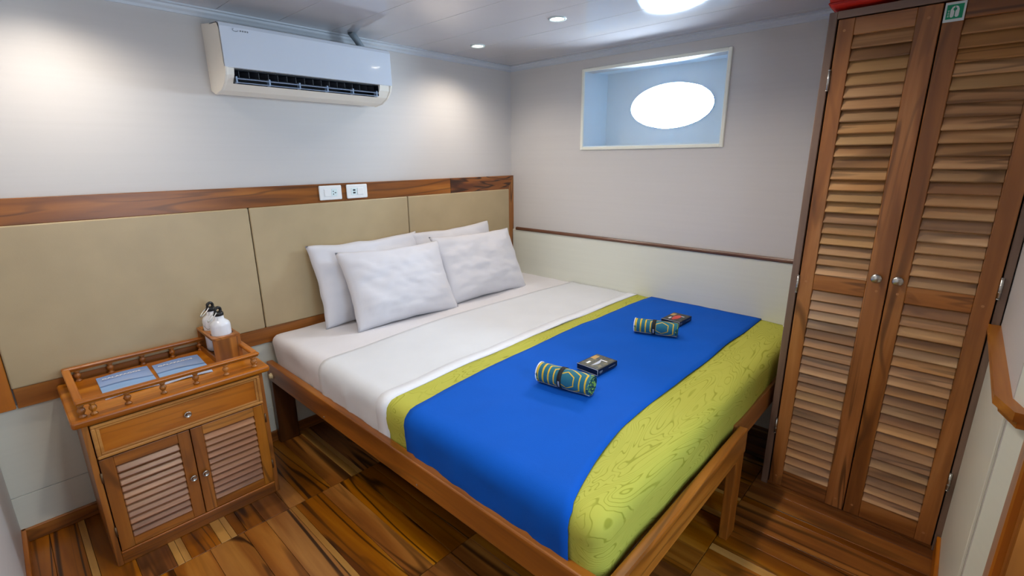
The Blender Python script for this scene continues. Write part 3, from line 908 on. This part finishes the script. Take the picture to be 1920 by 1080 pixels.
def card_box(cx_, cy_, sx, sy, hgt, rz, label, pr, kind):
    r = tag(empty('gift_box', (cx_, cy_, top_z(cx_, cy_)), rz), label, 'box', 'small black boxes on the blue blanket')
    obj('carton', B(((-sx/2, -sy/2, 0), (sx/2, sy/2, hgt), .0015)), 'box_black', r)
    obj('top_print', B(((-sx/2+.006, -sy/2+.006, hgt-.001), (sx/2-.006, sy/2-.006, hgt+.0005))), pr, r)
    obj('print_tag', B(((sx*.10, sy*.22, hgt), (sx*.36, sy*.44, hgt+.0009))), 'tag', r)
    if kind:
        bm = bmesh.new()
        vs = [bm.verts.new((-.002+.036*cos(a)*(1 if cos(a) > 0 else 1.15), -.002+.017*sin(a), hgt+.0012)) for a in [2*pi*i/20 for i in range(20)]]
        bm.faces.new(vs)
        bm.faces.new([bm.verts.new(p) for p in ((-.034, -.002, hgt+.0012), (-.052, .010, hgt+.0012), (-.050, -.012, hgt+.0012))])
        obj('fish_print', bm, 'fish', r)
    else:
        bm = bmesh.new(); pr_ = None
        for i in range(12):
            a = i/11; x = -.045+.07*a; y = -.004-.026*a+.03*a*a; w_ = .006*sin(pi*a)+.001
            cur = (bm.verts.new((x, y-w_, hgt+.0012)), bm.verts.new((x, y+w_, hgt+.0012)))
            if pr_: bm.faces.new((pr_[0], cur[0], cur[1], pr_[1]))
            pr_ = cur
        obj('iguana_print', bm, 'edge', r)
    obj('caption', B(((-sx*.30, sy*.18, hgt), (-sx*.12, sy*.27, hgt+.0009)), ((sx*.16, -sy*.30, hgt), (sx*.20, sy*.02, hgt+.0009))), 'white_ink', r)
    obj('side_caption', B(((-sx/2+.012, -sy/2-.0004, hgt*.38), (-sx/2+.032, -sy/2, hgt*.62)), ((-sx/2+.014, -sy/2-.0004, hgt*.2), (-sx/2+.028, -sy/2, hgt*.3)),
        ((sx*.05, -sy/2-.0004, hgt*.4), (sx*.38, -sy/2, hgt*.5))), 'grey_ink', r)
    bm = bmesh.new()
    for e in (((-sx/2, -sy/2, 0), (-sx/2, -sy/2, hgt)), ((-sx/2, -sy/2, hgt), (-sx/2, sy/2, hgt)), ((-sx/2, -sy/2, .0), (-sx/2, sy/2, .0))):
        tube(bm, e, .0009, 5)
    obj('worn_edge', bm, 'edge', r)
card_box(-1.103, -1.493, .135, .102, .023, radians(-3), 'small black box with an olive wildlife photo on the lid, beside the nearer rolled towel', 'print_olive', 0)
card_box(-.362, -1.490, .138, .098, .023, radians(-2), 'small black box with a red fish picture on the lid, beside the farther rolled towel', 'print_dark', 1)

# ------------------------------------------------------------------ bedside cabinet
CB = tag(empty('bedside_cabinet', (-2.303, -.018, 0)), 'honey brown wooden bedside cabinet with gallery rail, drawer and two louvred doors', 'cabinet')
def cp(name, a, b, bev, mat, parent=None, seg=2):
    a = (a[0]+2.303, a[1]+.018, a[2]); b = (b[0]+2.303, b[1]+.018, b[2])
    return obj(name, B((a, b, bev, 0, seg)), mat, parent or CB)
ST = .607
CF = -.43
xL, xR = -2.594, -2.013
cp('side_panel', (xL, CF+.002, 0), (xL+.018, -.03, ST-.028), .002, 'teak_z')
cp('side_panel', (xR-.018, CF+.002, 0), (xR, -.03, ST-.028), .002, 'teak_z')
cp('plinth', (xL+.018, CF+.002, 0), (xR-.018, CF+.02, .046), .002, 'teak_x')
cp('plinth_moulding', (xL+.018, CF-.002, .046), (xR-.018, CF+.03, .056), .003, 'oak_x')
cp('back_panel', (xL+.018, -.04, .0), (xR-.018, -.03, ST-.028), 0, 'oak_x')
cp('carcass_shelf', (xL+.018, CF+.02, .425), (xR-.018, -.04, .440), 0, 'oak_x')
cp('top', (-2.617, -.452, ST-.027), (-1.987, -.030, ST), .009, 'oak_x', seg=3)
cp('back_strip', (xL+.0, -.0305, ST-.03), (xR, -.029, ST-.01), 0, 'oak_x')
# drawer
dw = cp('drawer', (-2.573, CF-.002, .444), (-2.030, CF+.03, .574), .002, 'oak_x')
bmf = B(((-2.573, CF-.012, .444), (-2.030, CF, .456), .003), ((-2.573, CF-.012, .562), (-2.030, CF, .574), .003),
        ((-2.573, CF-.012, .456), (-2.561, CF, .562), .003), ((-2.042, CF-.012, .456), (-2.030, CF, .562), .003),
        ((-2.561, CF-.008, .456), (-2.042, CF, .464), .002), ((-2.561, CF-.008, .554), (-2.042, CF, .562), .002),
        ((-2.561, CF-.008, .464), (-2.551, CF, .554), .002), ((-2.052, CF-.008, .464), (-2.042, CF, .554), .002))
bmesh.ops.translate(bmf, verts=bmf.verts, vec=(2.303, .018, 0))
obj('moulding', bmf, wood('light_moulding', (170, 112, 50), (206, 148, 78), (226, 172, 102), 'x', streak=.2, vary=.03), dw)
def knob(parent, x, z, y=CF):
    bm = bmesh.new(); lathe(bm, [(.005, 0), (.0055, -.008), (.0115, -.011), (.0125, -.015), (.0115, -.018), (.009, -.0185), (.0085, -.017), (.0005, -.0185)], 24, 'y', (x+2.303, y+.018, z))
    return obj('knob', bm, 'steel', parent)
knob(dw, -2.298, .506, CF-.002)
# cabinet doors
def cdoor(x0, x1, kx, hx):
    d = empty('door', (0, 0, 0)); d.parent = CB
    z0_, z1_ = .059, .437
    sw = .040
    cp('stile', (x0, CF-.002, z0_), (x0+sw, CF+.016, z1_), .0015, 'teak_z', d); cp('stile', (x1-sw, CF-.002, z0_), (x1, CF+.016, z1_), .0015, 'teak_z', d)
    cp('rail', (x0+sw, CF-.0015, z0_), (x1-sw, CF+.016, z0_+.038), .0015, 'teak_x', d); cp('rail', (x0+sw, CF-.0015, z1_-.040), (x1-sw, CF+.016, z1_), .0015, 'teak_x', d)
    n = 11; za, zb_ = z0_+.038, z1_-.040; p = (zb_-za)/n
    bm = bmesh.new(); box(bm, (-(x1-x0)/2+sw, -.0045, -.0195), ((x1-x0)/2-sw, .0045, .0195), .004, 0, 3, Matrix.Rotation(radians(-40), 4, 'X'))
    bmesh.ops.recalc_face_normals(bm, faces=bm.faces)
    me = bpy.data.meshes.new('slat'); bm.to_mesh(me); bm.free(); me.materials.append(MT['cslat'])
    for i in range(n):
        s = bpy.data.objects.new('slat', me); s.location = ((x0+x1)/2+2.303, CF+.018+.008, za+p*(i+.5)); s.parent = d
        COL.objects.link(s)
    cp('backing', (x0+sw, CF+.019, za), (x1-sw, CF+.021, zb_), 0, 'teak_x', d, 1)
    knob(d, kx, .237, CF-.002)
    for z in (.37, .145):
        bm = bmesh.new(); lathe(bm, [(.0035, -.02), (.0035, .02)], 8, 'z', (hx+2.303, CF+.018-.002, z)); obj('hinge', bm, 'brass', d)
cdoor(-2.573, -2.302, -2.320, -2.575)
cdoor(-2.299, -2.030, -2.278, -2.028)
# gallery rail
gx0, gx1, gy0, gy1 = -2.594, -2.012, -.432, -.032
RZ = .668
def grail(a, b, mat):
    cp('gallery_rail', a, b, .006, mat, seg=3)
grail((gx0, gy0, RZ-.013), (gx1, gy0+.024, RZ), 'oak_x'); grail((gx0, gy1-.024, RZ-.013), (gx1, gy1, RZ), 'oak_x')
grail((gx0, gy0+.024, RZ-.013), (gx0+.024, gy1-.024, RZ), 'oak_y'); grail((gx1-.024, gy0+.024, RZ-.013), (gx1, gy1-.024, RZ), 'oak_y')
bml = B(((gx0+.004, gy0+.004, RZ-.018), (gx1-.004, gy0+.02, RZ-.013), .002), ((gx0+.004, gy1-.02, RZ-.018), (gx1-.004, gy1-.004, RZ-.013), .002),
        ((gx0+.004, gy0+.02, RZ-.018), (gx0+.02, gy1-.02, RZ-.013), .002), ((gx1-.02, gy0+.02, RZ-.018), (gx1-.004, gy1-.02, RZ-.013), .002))
bmesh.ops.translate(bml, verts=bml.verts, vec=(2.303, .018, 0))
obj('rail_moulding', bml, 'teak_x', CB)
bm = bmesh.new()
hgt = RZ-.018-ST
lathe(bm, [(.011, 0), (.011, .004), (.007, .007), (.006, .012), (.010, .018), (.012, .024), (.010, .030), (.006, .035), (.009, .038), (.010, hgt)], 14)
bmesh.ops.recalc_face_normals(bm, faces=bm.faces)
bal = bpy.data.meshes.new('baluster'); bm.to_mesh(bal); bm.free(); bal.materials.append(MT['teak_z'])
yf_, yb_ = gy0+.013, gy1-.012
spots = [(x, yf_) for x in (-2.581, -2.551, -2.457, -2.351, -2.246, -2.141, -2.036)] + [(x, yb_) for x in (-2.551, -2.45, -2.343, -2.238, -2.131, -2.036)] + [(gx1-.013, yf_+.03), (gx1-.013, yb_-.03), (gx0+.013, yb_-.03)]
for x, y in spots:
    s = bpy.data.objects.new('baluster', bal); s.location = (x+2.303, y+.018, ST); s.parent = CB; COL.objects.link(s)

# booklets
def booklet(cx_, cy_, rz, label):
    w, h_ = .165, .245
    bm = bmesh.new(); n = 12; top, bot = [], []
    for i in range(n+1):
        u = i/n; x = -w/2+w*u; z = .004+.010*(1-u)**3*0+.006*sin(pi*min(1, (1-u)*1.1))*.6
        if i == 0: z = .0035
        top.append([bm.verts.new((x, -h_/2, z)), bm.verts.new((x, h_/2, z))])
        bot.append([bm.verts.new((x, -h_/2, max(z-.0035, .0002))), bm.verts.new((x, h_/2, max(z-.0035, .0002)))])
    for i in range(n):
        bm.faces.new((top[i][0], top[i+1][0], top[i+1][1], top[i][1])); bm.faces.new((bot[i][0], bot[i][1], bot[i+1][1], bot[i+1][0]))
        bm.faces.new((top[i][0], bot[i][0], bot[i+1][0], top[i+1][0])); bm.faces.new((top[i][1], top[i+1][1], bot[i+1][1], bot[i][1]))
    bm.faces.new((top[0][0], top[0][1], bot[0][1], bot[0][0])); bm.faces.new((top[n][0], bot[n][0], bot[n][1], top[n][1]))
    r = tag(empty('booklet', (cx_, cy_, ST+.0005), rz), label, 'booklet', 'blue booklets on the bedside cabinet')
    obj('cover', bm, 'booklet', r, smooth=False)
    cu = bpy.data.curves.new('lettering', 'FONT'); cu.body = 'GALAPAGOS'; cu.size = .0205; cu.extrude = .0002; cu.offset = .0006; cu.align_x = 'LEFT'; cu.space_character = 1.05
    tmp = bpy.data.objects.new('tmp', cu); COL.objects.link(tmp)
    bpy.context.view_layer.update()
    me = bpy.data.meshes.new_from_object(tmp.evaluated_get(bpy.context.evaluated_depsgraph_get()))
    bpy.data.objects.remove(tmp)
    me.materials.clear()
    t_ = link('lettering', me, 'white_ink', r, (-.068, .068, .0098))
    obj('fine_print', B(((.052, .073, .0082), (.072, .0745, .0088)), ((-.02, .01, .0096), (.01, .012, .0101)), ((-.01, .004, .0096), (.02, .006, .0101))), 'edge', r)
    return r
booklet(-2.424, -.205, radians(-1), 'pale blue sea booklet at the left end of the bedside cabinet')
booklet(-2.247, -.222, radians(-2), 'pale blue sea booklet beside the wooden bottle holder')
# bottle holder
bh = tag(empty('bottle_holder', (-2.0785, -.155, ST)), 'small wooden holder box with round holes on the bedside cabinet', 'bottle holder')
hw, hd, hh = .053, .112, .108
bm = bmesh.new()
# top plate with two round holes
outer = {}
def plate(z):
    rings = []
    for cyy in (-.052, .052):
        ring = []; sq = []
        for i in range(32):
            a = 2*pi*i/32+pi/4
            ring.append(bm.verts.new((.0425*cos(a), cyy+.0425*sin(a), z)))
            k = max(abs(cos(a)), abs(sin(a)))
            yy = cyy + (.052 if False else 1)*sin(a)/k*(.052 if sin(a)*cyy < 0 else hd-.052)
            if abs(sin(a)/k) < .999: yy = cyy + sin(a)/k*(.052 if sin(a)*cyy < 0 else hd-.052)
            sq.append(bm.verts.new((cos(a)/k*hw, yy, z)))
        rings.append((ring, sq))
    return rings
lo_, hi_ = plate(hh-.010), plate(hh)
for (r1, s1), (r2_, s2_) in zip(lo_, hi_):
    for i in range(32):
        j = (i+1) % 32
        bm.faces.new((r1[i], r1[j], s1[j], s1[i])); bm.faces.new((r2_[i], s2_[i], s2_[j], r2_[j]))
        bm.faces.new((r1[i], r2_[i], r2_[j], r1[j])); bm.faces.new((s1[i], s1[j], s2_[j], s2_[i]))
bmesh.ops.remove_doubles(bm, verts=bm.verts, dist=.0003)
obj('top_plate', bm, 'teak_y', bh)
obj('end_panel', B(((-hw, -hd, 0), (hw, -hd+.008, hh-.010), .001)), 'teak_z', bh)
obj('end_panel', B(((-hw, hd-.008, 0), (hw, hd, hh-.010), .001)), 'teak_z', bh)
obj('bottom', B(((-hw, -hd+.008, 0), (hw, hd-.008, .006))), 'teak_y', bh)
obj('lip', B(((-hw, -hd+.008, .006), (-hw+.007, hd-.008, .022), .001)), 'teak_y', bh)
obj('side_panel', B(((hw-.007, -hd+.008, .006), (hw, hd-.008, hh-.010), .001)), 'teak_y', bh)
def bottle(x, y, rz, label, logo):
    r = tag(empty('water_bottle', (x, y, ST+.0065), rz), label, 'bottle', 'white bottles in the wooden holder')
    bm = bmesh.new(); lathe(bm, [(.001, 0), (.032, 0), (.037, .004), (.039, .01), (.039, .140), (.0378, .147), (.034, .154), (.026, .161), (.0195, .167), (.0175, .186), (.001, .186)], 32)
    obj('body', bm, 'bwhite', r)
    bm = bmesh.new(); lathe(bm, [(.0185, .182), (.020, .184), (.020, .194), (.017, .198), (.001, .199)], 24)
    pts = [(.0125*cos(a), 0, .205+.0125*sin(a)) for a in [2*pi*i/20 for i in range(20)]]
    tube(bm, pts, .0062, 8, True)
    obj('cap', bm, 'black', r)
    bm = bmesh.new()
    pr = []
    for i in range(24):
        a = 2*pi*i/24
        lx, lz = .009*cos(a), .026*sin(a)
        pr.append((-.012-.026*.75+lz*.78, lx-.003, .204-.020+lz*.62))
    tube(bm, pr, .0023, 6, True); obj('carabiner', bm, 'steel', r)
    if logo:
        bm = bmesh.new(); tube(bm, [(-.0394*cos(a*.25)+.0, .0394*sin(a*.25), .118+.010*sin(a)) for a in [-2.6+i*.4 for i in range(9)]], .0008, 5)
        obj('printed_mark', bm, 'grey_ink', r)
bottle(-2.0785, -.155-.052, radians(20), 'white metal bottle with black loop cap, the nearer one in the wooden holder', False)
bottle(-2.0785, -.155+.052, radians(20), 'white metal bottle with black loop cap, the rear one by the headboard', True)
